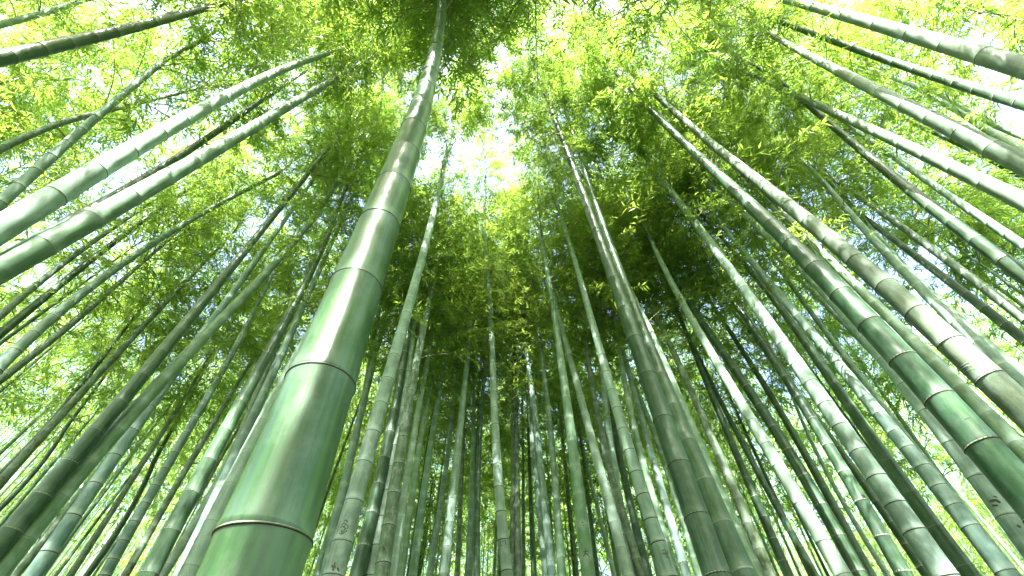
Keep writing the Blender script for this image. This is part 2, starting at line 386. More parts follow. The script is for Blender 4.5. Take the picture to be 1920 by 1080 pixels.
  '1950 612 20 1900 582 19 1865 560 18 1825 530 16 1795 502 15 1765 482 14 1740 460 13 1712 440 12 1685 417 11 1650 395 9 1610 370 8 1575 345 6'),
 ('D','pale',.13,'bottle green culm with grey flecks below the two brown grey ones on the right',
  '1950 538 31 1910 515 29 1862 472 26 1815 437 24 1767 402 22 1727 372 20 1690 345 18 1655 317 17 1627 292 15 1600 270 14 1572 247 13 1545 225 12 1515 190 9 1480 165 7 1440 140 5'),
 ('B','pale',.10,'pale teal culm under the lower brown grey one at the right edge',
  '1950 480 19 1920 462 18 1895 445 17 1852 415 15 1815 392 14 1780 367 12 1747 345 11 1717 322 10 1685 302 9 1655 280 7'),
 ('O','dark',.14,'lower one of two brown grey weathered culms reaching the right edge',
  '1950 395 33 1907 373 31 1847 343 28 1790 313 25 1737 290 23 1687 270 21 1645 247 19 1607 230 17 1570 215 14 1540 203 12 1510 188 9 1470 165 6'),
 ('O','dark',.15,'upper one of two brown grey weathered culms reaching the right edge',
  '1960 328 39 1915 305 37 1862 280 34 1800 250 31 1745 222 28 1697 198 25 1650 173 21 1607 150 18 1575 135 16 1540 118 13 1510 100 10'),
 ('D','dark',.12,'dark green culm second from the top on the right side',
  '1960 208 27 1915 195 25 1850 172 22 1790 150 19 1732 132 17 1682 117 15 1635 103 14 1595 90 13 1565 80 12 1515 63 10 1440 33 8 1370 3 5'),
 ('O','dark',.15,'thick grey culm spotted with dark specks, topmost on the right side',
  '1960 138 40 1920 128 38 1845 103 34 1767 82 30 1700 62 27 1640 45 25 1585 30 22 1537 15 18 1490 3 15 1430 -14 12'),
 ('P','dark',.10,'upper one of a pale grey pair behind the brown grey culms at the right edge',
  '1950 265 15 1907 250 14 1865 232 12 1827 215 11 1792 200 10 1760 185 9 1735 165 7'),
 ('P','pale',.10,'lower one of a pale grey pair behind the brown grey culms at the right edge',
  '1950 300 16 1917 285 15 1890 268 14 1855 245 13 1820 222 11 1780 200 9'),
 ('D','dark',.09,'shaded dark culm glimpsed between the two brown grey ones at the right edge',
  '1950 352 13 1920 335 12 1840 290 9 1780 262 7'),
 ('G','pale',.13,'bright green noded culm sweeping down right of the dark green knobbly one',
  '1820 1080 33 1790 1035 31 1750 985 29 1715 940 27 1675 885 25 1640 830 23 1605 775 21 1575 735 19 1540 685 17 1505 635 14 1470 585 12 1440 552 10 1410 510 8'),
 ('L','pale',.10,'knobbly light green culm crossing behind the cool blue green one',
  '1920 1110 23 1900 1080 22 1740 870 17 1710 825 16 1655 765 15 1625 725 14 1590 680 13 1555 635 11 1515 580 9 1490 540 7'),
 ('P','dark',.09,'thin white lit culm ducking behind the pale blue grey one on the right',
  '1760 790 15 1675 700 12 1630 655 11 1580 605 9 1515 540 6'),
 ('D','pale',.13,'dark green culm two left of the long creamy white one, low on the right',
  '1695 1080 30 1650 1000 28 1625 955 26 1595 905 24 1565 855 22 1540 815 20 1515 775 19 1485 725 17 1465 690 15 1440 660 13 1400 605 10 1360 540 8'),
 ('D','dark',.10,'narrow green culm directly left of the long creamy white one',
  '1740 1080 20 1700 1025 18 1650 950 16 1605 885 14 1560 825 12 1520 770 10 1470 705 8'),
 ('D','dark',.10,'shaded green culm between the clean pale green and a dark one at lower right',
  '1630 1075 18 1590 1000 17 1550 930 16 1510 850 14 1475 790 13 1440 735 12 1400 670 9'),
 ('P','pale',.07,'thin sliver of white lit culm in the lower right shade',
  '1660 1075 11 1630 1020 10 1595 960 9 1555 905 8 1515 810 6 1475 715 4'),
 ('P','dark',.08,'slim white lit culm beside the cool blue green one near the bottom right',
  '1905 1075 15 1865 1030 14 1825 975 13 1785 920 12 1740 860 9'),
 ('L','pale',.10,'mossy green culm, left one of a leaning pair behind the scrawled white culm',
  '1265 1070 20 1232 960 17 1210 890 15 1190 810 13 1175 740 11 1165 660 9 1150 580 6'),
 ('B','dark',.10,'bluish culm, right one of a leaning pair behind the scrawled white culm',
  '1285 1080 18 1270 1015 17 1250 940 15 1225 860 14 1205 795 12 1185 730 10 1165 640 8'),
 ('L','pale',.09,'yellowish green thin culm just left of the thick dark green pair',
  '1310 1080 17 1300 1040 16 1270 940 13 1240 850 10 1210 770 8'),
 ('P','pale',.06,'thin white culm left of the scrawled white lit one at the bottom',
  '1233 1075 10 1220 1010 9 1200 950 8'),
 ('D','dark',.07,'thin almost black culm left of the carved green one',
  '1077 1075 9 1062 890 6 1052 780 5'),
 ('D','dark',.07,'thin dark culm just right of the carved green one',
  '1120 1075 9 1110 990 8 1085 790 6'),
 ('P','pale',.07,'thin white culm between the carved green one and the smooth pale green one',
  '1150 1075 9 1130 990 8 1105 890 6'),
 ('M','dark',.06,'very thin shaded culm right of the blotchy green pair near centre',
  '982 1070 7 980 790 5'),
]

# ------------------------------------------------------------------ from photograph pixels to places in the grove
EYE = np.array([0., 0., CAM_Z])
FW = np.array([0., math.cos(PITCH), math.sin(PITCH)])
UP = np.array([0., -math.sin(PITCH), math.cos(PITCH)])
RT = np.array([1., 0., 0.])
def ray(x, y):
    d = FW + RT * (x - 960) / FPX + UP * (540 - y) / FPX
    return d / np.linalg.norm(d)

def trace(points, diam):
    """Sight lines to one culm -> (heights, X, Y, radii): the culm stands at the distance its width tells and is as upright as those lines allow."""
    p = np.array([float(v) for v in points.split()]).reshape(-1, 3)
    vp = np.array([960., 540 - FPX / math.tan(PITCH)])
    t = np.hypot(p[:, 0] - vp[0], p[:, 1] - vp[1])
    k = max(1, min(len(p), 4))
    K = FPX * diam / np.median(p[:k, 2] / t[:k])
    z = K / t[0]
    d0 = FW + RT * (p[0, 0] - 960) / FPX + UP * (540 - p[0, 1]) / FPX
    P0 = EYE + d0 * z
    out = []
    for (x, y, w) in p:
        d = ray(x, y)
        q = P0 - EYE
        b = d[2]
        den = 1 - b * b                                # nearest point of the sight line to the upright through P0
        s = (q @ d - q[2] * b) / den
        h = s * d[2]
        if h > 8.6: h = 8.6 + (h - 8.6) * .35; s = h / d[2]
        out.append((*(EYE + d * s), w * (s * (d @ FW)) / FPX / 2))
    return np.array(out)

class Axis:
    """A culm's centre line: a smooth curve over height, straight below and above what the photograph shows."""
    def __init__(s, pts, r0, lowest=0.):
        h = pts[:, 2]
        s.h0, s.h1 = h.min(), h.max()
        sc = max(s.h1 - s.h0, .5)
        u = (h - s.h0) / sc
        deg = 1 if len(h) < 4 else (2 if len(h) < 13 else 3)
        s.cx, s.cy, s.sc = np.polyfit(u, pts[:, 0], deg), np.polyfit(u, pts[:, 1], deg), sc
        s.dx, s.dy = np.polyder(s.cx), np.polyder(s.cy)
        A = np.stack([np.ones_like(h), -(h - s.h0)], 1)
        co = np.linalg.lstsq(A, pts[:, 3], rcond=None)[0]
        s.r0 = r0
        s.slope = float(np.clip(co[1] / max(co[0], 1e-4) * r0, r0 * .045, r0 * .085))
    def xy(s, h):
        h = np.asarray(h, float)
        u = np.clip((h - s.h0) / s.sc, 0, 1)
        x, y = np.polyval(s.cx, u), np.polyval(s.cy, u)
        lim = .10
        for e, m in ((0., h < s.h0), (1., h > s.h1)):
            tx, ty = np.polyval(s.dx, e) / s.sc, np.polyval(s.dy, e) / s.sc
            k = min(1, lim / max(1e-6, math.hypot(tx, ty)))
            hh = h - (s.h0 if e == 0 else s.h1)
            x = x + np.where(m, hh * tx * k, 0); y = y + np.where(m, hh * ty * k, 0)
        return x, y
    def r(s, h, top):
        h = np.asarray(h, float)
        lin = s.r0 - s.slope * (h - s.h0)
        lin = np.maximum(lin, s.r0 * .42)
        fade = np.clip((top - h) / max(top - s.h1, 1.), 0, 1) ** .8
        low = np.where(h < s.h0, np.minimum(lin, s.r0 * 1.18), lin)
        return np.where(h > s.h1, np.maximum(lin * fade, .004), low)

def culm_mesh(name, ax, joints, top, seg, mat, ridge_in=None):
    """One continuous skin from the ground to the tip, waisted and ridged at every joint."""
    hs, ph, ji, bulge, scar = [], [], [], [], []
    J = [0.] + [j for j in joints if .05 < j < top - .05] + [top]
    for i in range(len(J) - 1):
        a, b = J[i], J[i + 1]
        L = b - a
        rr = float(ax.r((a + b) / 2, top))
        e = min(rr * .16, L * .1)
        for f, hh, bu in ((0., a + e * .45, 1.045), (.02, a + e * 1.3, 1.008), (.30, a + L * .3, 1.), (.70, a + L * .7, .998), (.96, b - e * 1.6, 1.), (1., b - e * .35, 1.03)):
            hs.append(hh); ph.append(f); ji.append(i); bulge.append(bu); scar.append(0)
    hs = np.array(hs); ph = np.array(ph); ji = np.array(ji, float); bulge = np.array(bulge)
    hs[0] = -.1
    x, y = ax.xy(hs); r = ax.r(hs, top) * bulge
    n = len(hs)
    a = np.arange(seg) / seg * 2 * math.pi
    V = np.stack([x[:, None] + r[:, None] * np.cos(a), y[:, None] + r[:, None] * np.sin(a), np.repeat(hs[:, None], seg, 1)], -1)
    i = np.arange(n - 1)[:, None] * seg; k = np.arange(seg)[None, :]; k2 = (k + 1) % seg
    Q = np.stack([i + k, i + k2, i + seg + k2, i + seg + k], -1).reshape(-1, 4)
    me = quick_mesh(name, V, Q)
    sk = np.stack([r[:, None] * np.cos(a), r[:, None] * np.sin(a), np.repeat(hs[:, None], seg, 1)], -1).astype(np.float32)
    me.attributes.new('skin', 'FLOAT_VECTOR', 'POINT').data.foreach_set('vector', sk.ravel())
    me.attributes.new('phase', 'FLOAT', 'POINT').data.foreach_set('value', np.repeat(ph, seg).astype(np.float32))
    me.attributes.new('joint', 'FLOAT', 'POINT').data.foreach_set('value', np.repeat(ji, seg).astype(np.float32))
    me.materials.append(mat)
    return me

def ring_mesh(name, seg, profile, mats, split):
    a = np.arange(seg) / seg * 2 * math.pi
    V = [[(r * math.cos(t), r * math.sin(t), z) for t in a] for r, z in profile]
    i = np.arange(len(profile) - 1)[:, None] * seg; k = np.arange(seg)[None, :]; k2 = (k + 1) % seg
    Q = np.stack([i + k, i + k2, i + seg + k2, i + seg + k], -1).reshape(-1, 4)
    me = quick_mesh(name, V, Q)
    for m in mats: me.materials.append(m)
    me.polygons.foreach_set('material_index', np.repeat(np.array(split), seg).astype(np.int32))
    return me
# unit ring: sheath scar (below) and wax ridge (above); scaled to each culm's girth
RINGS = {}
for style in ('dark', 'pale'):
    for seg in (40, 18):
        w = .055 if style == 'dark' else .05
        prof = [(.99, -w * 1.9), (1.052, -w * 1.2), (1.062, -w * .2), (1.03, w * .1), (1.045, w * .9), (1.02, w * 2.1), (.985, w * 2.6)]
        RINGS[style, seg] = ring_mesh('node_ring', seg, prof, [M_RING[style], M_RIDGE], [0, 0, 0, 1, 1, 1] if style == 'dark' else [1, 0, 0, 0, 1, 1])

def joined_rings(name, ax, joints, top, style):
    """The joints of a thin culm, too small to lift off one by one, as one part."""
    seg = 10; prof = [(.99, -.12), (1.05, -.07), (1.05, .07), (.99, .16)]
    a = np.arange(seg) / seg * 2 * math.pi
    V, Q = [], []
    for j in joints:
        x, y = ax.xy(j); r = float(ax.r(j, top)); b = len(V)
        for pr, pz in prof:
            for t in a: V.append((x + r * pr * math.cos(t), y + r * pr * math.sin(t), j + r * pz))
        for i in range(len(prof) - 1):
            for k in range(seg): Q.append((b + i * seg + k, b + i * seg + (k + 1) % seg, b + (i + 1) * seg + (k + 1) % seg, b + (i + 1) * seg + k))
    me = quick_mesh(name, V, Q)
    me.materials.append(M_RING[style])
    return me

# ------------------------------------------------------------------ leafy crowns (a few kinds, shared by the plants)
def unit(v):
    return v / np.maximum(np.linalg.norm(v, axis=-1, keepdims=True), 1e-9)

def crown_meshes(seed, height=7.0, n_nodes=36, spread=1.75, twigs=13, per=8, leaf=.11):
    rg = np.random.default_rng(seed)
    bv, bt = [], []                                    # branches: three-sided tapering rods
    twig_rows = []
    def rod(p, q, r1, r2):
        d = unit(q - p); u = unit(np.cross(d, [.31, .17, .93])); w = np.cross(d, u)
        b = len(bv)
        for c, r in ((p, r1), (q, r2)):
            for k in range(3):
                a = k * 2.0944; bv.append(c + r * (u * math.cos(a) + w * math.sin(a)))
        for k in range(3):
            k2 = (k + 1) % 3; bt.append((b + k, b + k2, b + 3 + k2, b + 3 + k))
    for i in range(n_nodes):
        f = i / (n_nodes - 1)
        z0 = height * (f ** .92)
        prof = (.45 + 1.9 * f) if f < .3 else 1.02 * (1 - (f - .3) / .7 * .80)
        base_az = (i % 2) * math.pi + rg.normal(0, .75)
        for side in (-1, 1):
            if rg.random() < (.40 if f < .12 else .10): continue
            L = spread * prof * rg.uniform(.55, 1.2)
            az = base_az + side * rg.uniform(.2, .55)
            el = rg.uniform(.45, .95)
            p = np.array([0., 0., z0]); pts = [p]
            n = 6
            for k in range(n):
                e = el - (k / n) * rg.uniform(.9, 1.5)
                d = np.array([math.cos(az) * math.cos(e), math.sin(az) * math.cos(e), math.sin(e)])
                az += rg.normal(0, .10)
                p = p + d * L / n; pts.append(p)
            pts = np.array(pts)
            for k in range(n): rod(pts[k], pts[k + 1], .0105 * (1 - k / (n + 1)), .0105 * (1 - (k + 1) / (n + 1)))
            shade = rg.random(); big = rg.uniform(.7, 1.4)
            nt = max(4, int(twigs * prof * rg.uniform(.7, 1.25)))
            for t in range(nt):
                s = rg.uniform(.22, 1.0) * n
                k = min(int(s), n - 1); o = pts[k] + (pts[k + 1] - pts[k]) * (s - k)
                bd = unit(pts[k + 1] - pts[k])
                td = unit(bd * .7 + rg.normal(0, .75, 3) + np.array([0, 0, -.18]))
                tl = rg.uniform(.18, .46)
                q = o + td * tl
                rod(o, q, .0028, .0014)
                twig_rows.append((*o, *td, tl, shade, big))
    T = np.array(twig_rows)
    m = rg.integers(per - 2, per + 3, len(T))
    ti = np.repeat(np.arange(len(T)), m)
    j = np.arange(len(ti)) - np.repeat(np.cumsum(m) - m, m)
    n = len(ti)
    g = .15 + .85 * (j + 1) / m[ti]
    td, tl = T[ti, 3:6], T[ti, 6]
    lb = T[ti, :3] + td * (tl * g)[:, None]; lb[:, 2] -= .03 * g
    sidev = unit(np.cross(td, [0, 0, 1.]) + 1e-4)
    ld = td * rg.uniform(.3, .9, (n, 1)) + sidev * (np.where(j % 2, 1, -1) * rg.uniform(.2, 1.0, n))[:, None] + rg.normal(0, .24, (n, 3))
    ld[:, 2] += rg.uniform(-.75, .15, n)
    ld = unit(ld)
    ll = (rg.uniform(leaf * .7, leaf * 1.3, n) * T[ti, 8])[:, None]; lw = ll * rg.uniform(.075, .105, (n, 1))
    nrm = unit(np.array([0, 0, 1.]) + rg.normal(0, .6, (n, 3)))
    sv = unit(np.cross(ld, nrm)); up = np.cross(sv, ld)
    mid = lb + ld * ll * .36
    tip = lb + ld * ll; tip[:, 2] -= ll[:, 0] * rg.uniform(.03, .2, n)
    lv = np.stack([lb, mid + sv * lw + up * lw * .35, mid - sv * lw + up * lw * .35, tip], 1).reshape(-1, 3)
    b = np.arange(n)[:, None] * 4
    lt = np.concatenate([b + [0, 1, 3], b + [0, 3, 2]], 1).reshape(-1, 3)
    tint = np.repeat(np.clip(rg.normal(.28 + .38 * T[ti, 7], .16), 0, 1), 4)
    fo = quick_mesh('foliage', lv, tris=lt, smooth=False)
    fo.attributes.new('tint', 'FLOAT', 'POINT').data.foreach_set('value', np.array(tint, np.float32))
    fo.materials.append(M_LEAF)
    br = quick_mesh('branches', bv, bt)
    br.materials.append(M_TWIG)
    return fo, br
CROWNS = [crown_meshes(s, spread=1.5 + .09 * (s % 5), twigs=(32, 17, 11)[s // 4], per=11) for s in range(12)]
DENSE, MEDIUM, SPARSE = CROWNS[:4], CROWNS[4:8], CROWNS[8:]

def add_crown(root, ax, start, top, k, size=1., bare=False):
    near = math.hypot(root.location.x, root.location.y) < 4.2
    fo, br = (DENSE if near and k else MEDIUM)[k % 4]
    x0, y0 = ax.xy(start); x1, y1 = ax.xy(start + 3)
    d = Vector((float(x1 - x0), float(y1 - y0), 3)).normalized()
    q = Vector((0, 0, 1)).rotation_difference(d)
    rot = (q.to_matrix() @ Matrix.Rotation(random.uniform(0, 6.283), 3, 'Z')).to_4x4()
    for name, me in (('foliage', fo), ('branches', br)):
        o = mesh_ob(name, me, root)
        o['kind'] = 'stuff'
        o.matrix_local = Matrix.Translation((float(x0) - root.location.x, float(y0) - root.location.y, start)) @ rot @ Matrix.Diagonal((size, size, (top - start) / 7.0, 1))

def localise(me, root):
    me.transform(Matrix.Translation((-root.location.x, -root.location.y, 0)))

def joints_for(ax, d, top, start, phase, known=None):
    L0 = 2.05 * d
    if known is not None and len(known) > 5:
        kn = sorted(known); out = [kn[0]]
        md = float(np.median(np.diff(kn)))
        for b in kn[1:]:
            g = b - out[-1]
            if g < md * .62: continue
            n = max(1, int(round(g / md))) if g > md * 1.55 else 1
            a = out[-1]
            out += [a + g * i / n for i in range(1, n + 1)]
        L0 = md
        j = out[0] - L0
        while j > .08: out.insert(0, j); j -= L0 * .96
        j = out[-1] + L0
    else:
        j = .12 + phase * L0; out = []
    while j < top - .2:
        out.append(j)
        f = 1 + .035 * (j if known is None else 0)
        j += L0 * f * random.uniform(.96, 1.04) if j < start else max(.22, L0 * .9)
    return out

GROVE = []                                             # (name, axis, joints, start, top) for what is set on the culms later
SCALE = 1.2
TAPER_ALL = []
def plant(colour, style, diam, label, points, index):
    d = diam * SCALE
    pts = trace(points, d)
    # a slim culm whose leafless length came out too short stands farther away and is thicker
    if pts[:, 2].max() < 6.4 and d < .16:
        k = min(.165 / d, (6.4 - CAM_Z) / max(pts[:, 2].max() - CAM_Z, .5), 1.45)
        d *= k; pts = trace(points, d)
    ax = Axis(pts, d / 2)
    start = min(max(ax.h1 - .7, 6.0), 9.5)
    top = start + random.uniform(5.6, 7.6)
    exact = label.startswith(('very thick glossy', 'thick ', 'thickest', 'long creamy', 'clean pale', 'upper one of two', 'lower one of two', 'cool blue', 'slim blue', 'white lit culm'))
    known = list(pts[:, 2]) if exact else None
    joints = joints_for(ax, d, top, start, random.random(), known)
    x, y = ax.xy(0.)
    root = bpy.data.objects.new('bamboo', None)
    root.empty_display_size = .2
    C.objects.link(root)
    root.location = (float(x), float(y), 0)
    tag(root, label, 'bamboo', 'tall bamboo culms of the grove')
    wmax = float(points.split()[2])
    seg = 48 if wmax > 150 else (24 if wmax > 30 else 14)
    me = culm_mesh('culm', ax, joints, top, seg, M_CULM[colour]); localise(me, root)
    o = mesh_ob('culm', me, root)
    t = TINT[colour]; v = random.uniform(.85, 1.15); g = random.uniform(-.10, .10) * t[0]
    o.color = (t[0] * v + g, t[1] * v, t[2] * v - g * .5, 1)
    seen = [j for j in joints if ax.h0 - .8 < j < ax.h1 + .5]
    rest = [j for j in joints if not ax.h0 - .8 < j < ax.h1 + .5]
    if wmax >= 19:
        rm = RINGS[style, 40 if wmax > 40 else 18]
        for j in seen:
            xx, yy = ax.xy(j); x2, y2 = ax.xy(j + .2); x3, y3 = ax.xy(j - .2)
            r = float(ax.r(j, top))
            ob = mesh_ob('node_ring', rm, root)
            dd = Vector((float(x2 - x3), float(y2 - y3), .4)).normalized()
            q = Vector((0, 0, 1)).rotation_difference(dd)
            wob = Matrix.Rotation(random.gauss(0, .035), 4, 'X') @ Matrix.Rotation(random.uniform(0, 6.28), 4, 'Z')
            zz = r * (.42 if wmax > 150 else (.9 if wmax > 30 else 1.25))
            ob.matrix_local = Matrix.Translation((float(xx) - root.location.x, float(yy) - root.location.y, j)) @ q.to_matrix().to_4x4() @ wob @ Matrix.Diagonal((r * .995, r * .995, zz, 1))
        seen = []
    if seen or rest:
        me = joined_rings('node_rings', ax, seen + rest, top, style); localise(me, root)
        ob = mesh_ob('node_rings', me, root); ob['kind'] = 'stuff'
    add_crown(root, ax, start, top, index, random.uniform(.85, 1.15))
    GROVE.append((label, ax, root, top))
    return ax

FEET = []
for n_, row in enumerate(CULMS):
    a_ = plant(*row, n_)
    x_, y_ = a_.xy(0.); FEET.append((float(x_), float(y_)))

# ------------------------------------------------------------------ the rest of the grove: thinner plants farther back, and those overhead
class Straight:
    def __init__(s, lean, bend, az, r0, h1):
        s.lean, s.bend, s.az, s.r0, s.h1, s.h0 = lean, bend, az, r0, h1, 0.
    def xy(s, h):
        h = np.asarray(h, float); k = s.lean * h + s.bend * h * h
        return k * math.cos(s.az), k * math.sin(s.az)
    def r(s, h, top):
        h = np.asarray(h, float)
        return np.maximum(s.r0 * (1 - .5 * h / s.h1 * .8) * np.clip((top - h) / max(top - s.h1, 1) * 1.2, .04, 1), .004)

KINDS = []
for i in range(15):
    r0 = random.uniform(.042, .066)
    st = random.uniform(5.4, 7.2); top = st + 7
    ax = Straight(random.uniform(0, .02), random.uniform(0, .0015), random.uniform(0, 6.28), r0, st)
    if i >= 12: st = 7.4; top = 14.6; ax = Straight(.01, (.011, .015, .019)[i - 12], 0., .06, st)      # arching
    js = []; j = .3
    while j < top - .3: js.append(j); j += random.uniform(.27, .33) + .008 * j
    col = 'DLBDDLDLGM'[i % 10]
    cm = culm_mesh('culm', ax, js, top, 9, M_CULM[col])
    rm = joined_rings('node_rings', ax, [j for j in js if j < st + 2], top, 'dark' if i % 2 else 'pale')
    KINDS.append((ax, cm, rm, st, top, col))

def slope(x, y):
    d = math.hypot(x, y)
    return min(max(d - 15., 0) * .58, 20)

def extra(x, y, label, group, k, low=0., pool=CROWNS, wide=1., arch=None):
    ax, cm, rm, st, top, col = KINDS[k % 12 if arch is None else 12 + k % 3]
    root = bpy.data.objects.new('bamboo', None)
    C.objects.link(root)
    root.location = (x, y, slope(x, y) - .1); root.rotation_euler = (0, 0, random.uniform(0, 6.28) if arch is None else arch)
    root.scale = (1, 1, 1)
    tag(root, label, 'bamboo', group)
    o = mesh_ob('culm', cm, root)
    t = TINT[col]; v = random.uniform(.75, 1.15); o.color = (t[0] * v, t[1] * v, t[2] * v, 1)
    mesh_ob('node_rings', rm, root)['kind'] = 'stuff'
    fo, br = random.choice(pool)
    xx, yy = ax.xy(st - low)
    s = random.uniform(.85, 1.15) * wide
    xt, yt = ax.xy(st + 4)
    tilt = Vector((0, 0, 1)).rotation_difference(Vector((float(xt - xx), float(yt - yy), 4 + low))).to_matrix().to_4x4()
    mt = Matrix.Translation((float(xx), float(yy), st - low)) @ tilt @ Matrix.Rotation(random.uniform(0, 6.28), 4, 'Z') @ Matrix.Diagonal((s, s, (top - st + low) / 7.0, 1))
    for nm, me in (('foliage', fo), ('branches', br)):
        ob = mesh_ob(nm, me, root); ob['kind'] = 'stuff'; ob.matrix_local = mt

def scatter(n, rule, gap, feet):
    out = []; tries = 0
    while len(out) < n and tries < 40000:
        tries += 1
        p = rule()
        if all((p[0] - q[0]) ** 2 + (p[1] - q[1]) ** 2 > gap * gap for q in feet) and all((p[0] - q[0]) ** 2 + (p[1] - q[1]) ** 2 > gap * gap for q in out): out.append(p)
    return out
def ring(a0, a1, d0, d1):
    def f():
        a = R(random.uniform(a0, a1)); d = math.sqrt(random.uniform(d0 * d0, d1 * d1)); return (d * math.sin(a), d * math.cos(a))
    return f
def side(x, y):
    a = math.degrees(math.atan2(x, y))
    return 'left' if a < -22 else ('right' if a > 22 else 'middle')

LANDMARKS = [('thick deep green culm with pale nodes', 'corner green'), ('slim blue grey', 'slim blue grey'), ('broad dark leaf', 'leaf green'), ('very thick glossy', 'thick glossy'),
             ('white lit culm with dark nodes', 'scarred white'), ('pale smooth culm', 'lone centre'), ('green culm carved', 'carved'), ('white lit culm with a dark', 'scrawled white'),
             ('thick dark green culm, darker', 'thick dark'), ('clean pale', 'clean pale'), ('long creamy', 'creamy'), ('cool blue', 'cool blue green'), ('thickest dark', 'thickest dark')]
def pixel(p):
    d = np.asarray(p, float) - EYE
    z = d @ FW
    return (960 + FPX * (d @ RT) / z, 540 - FPX * (d @ UP) / z) if z > .05 else (0., -9999.)
def across(ax, x0, y0, row, top=14.):
    """Where a culm crosses a row of the picture."""
    best = None
    for h in np.arange(0, top, .15):
        cx, cy_ = ax.xy(h)
        px = pixel((x0 + cx, y0 + cy_, h))
        if best is None or abs(px[1] - row) < abs(best[1] - row): best = px
    return best[0]
def place_words(items, row):
    """items: (x, y, ...) feet -> 'second from left between the A and B culms', unique for each"""
    marks = []
    for st, short in LANDMARKS:
        for lab, ax, root, top in GROVE:
            if lab.startswith(st): marks.append((across(ax, 0, 0, row), short))
    marks.sort()
    up = Straight(0, 0, 0, .05, 6)
    slots = {}
    for i, it in enumerate(items):
        px = across(up, it[0], it[1], row)
        k = sum(px > m[0] for m in marks)
        slots.setdefault(k, []).append((px, i))
    out = [None] * len(items)
    nth = ['first', 'second', 'third', 'fourth', 'fifth', 'sixth', 'seventh', 'eighth', 'ninth', 'tenth', 'eleventh', 'twelfth'] + ['%dth' % n for n in range(13, 60)]
    for k, l in slots.items():
        l.sort()
        for j, (px, i) in enumerate(l):
            if k == 0: w = 'beyond the %s culm, %s from it' % (marks[0][1], nth[len(l) - 1 - j])
            elif k == len(marks): w = 'beyond the %s culm, %s from it' % (marks[-1][1], nth[j])
            else: w = 'between the %s and %s culms, %s from left' % (marks[k - 1][1], marks[k][1], nth[j])
            out[i] = w
    return out
k_ = 0
pl = scatter(60, ring(-72, 72, 8.2, 14.0), .75, FEET)
pl += scatter(24, ring(-24, 26, 8.4, 15.0), .5, FEET + pl)
for (x, y), w_ in zip(pl, place_words(pl, 850)):
    extra(x, y, 'thin shaded culm ' + w_, 'thin culms of the thicket behind', k_, .4, SPARSE); k_ += 1
pl = scatter(60, ring(-76, 76, 16., 34.), 1.8, FEET)
for (x, y), w_ in zip(pl, place_words(pl, 760)):
    extra(x, y, 'distant leafy bamboo ' + w_, 'distant bamboos closing off the view', k_, 3.0, MEDIUM, 1.2); k_ += 1
def unseen(f):
    def g():
        while True:
            p = f()
            pp = [pixel((p[0], p[1], h)) for h in np.arange(.5, 7.5, .5)]
            if not any(-60 < a < 1980 and -80 < b < 1100 for a, b in pp): return p
    return g
for (x, y) in scatter(44, unseen(ring(62, 298, 1.3, 11.5)), 1.12, FEET):
    extra(x, y, 'bamboo whose leafy crown hangs in over the top edge', 'bamboos arching in overhead', k_, -.4, DENSE, 1.1); k_ += 1

bowed, tries = [], 0
while len(bowed) < 11 and tries < 4000:                # bowing plants stand behind the viewer; only their tops come into the picture
    tries += 1
    x, y = ring(80, 280, .8, 4.2)()
    aim = math.radians(random.uniform(35, 115))
    ax = KINDS[12 + k_ % 3][0]
    pp = [pixel((x + float(ax.xy(h)[0]) * math.cos(aim), y + float(ax.xy(h)[0]) * math.sin(aim), h)) for h in np.arange(.5, 8.4, .4)]
    if any(-40 < a < 1960 and -40 < c < 1100 for a, c in pp): continue
    if any((x - q[0]) ** 2 + (y - q[1]) ** 2 < .36 for q in bowed + FEET): continue
    tip = (x + float(ax.xy(11.5)[0]) * math.cos(aim), y + float(ax.xy(11.5)[0]) * math.sin(aim), 11.5)
    u = pixel(tip)
    if not (-200 < u[0] < 2120 and u[1] > -350): continue
    bowed.append((x, y))
    extra(x, y, 'bamboo bowing its leafy top forward over the viewer', 'bamboos bowing overhead', k_, .2, MEDIUM, 1.1, arch=aim); k_ += 1
print('bowed', len(bowed), tries)

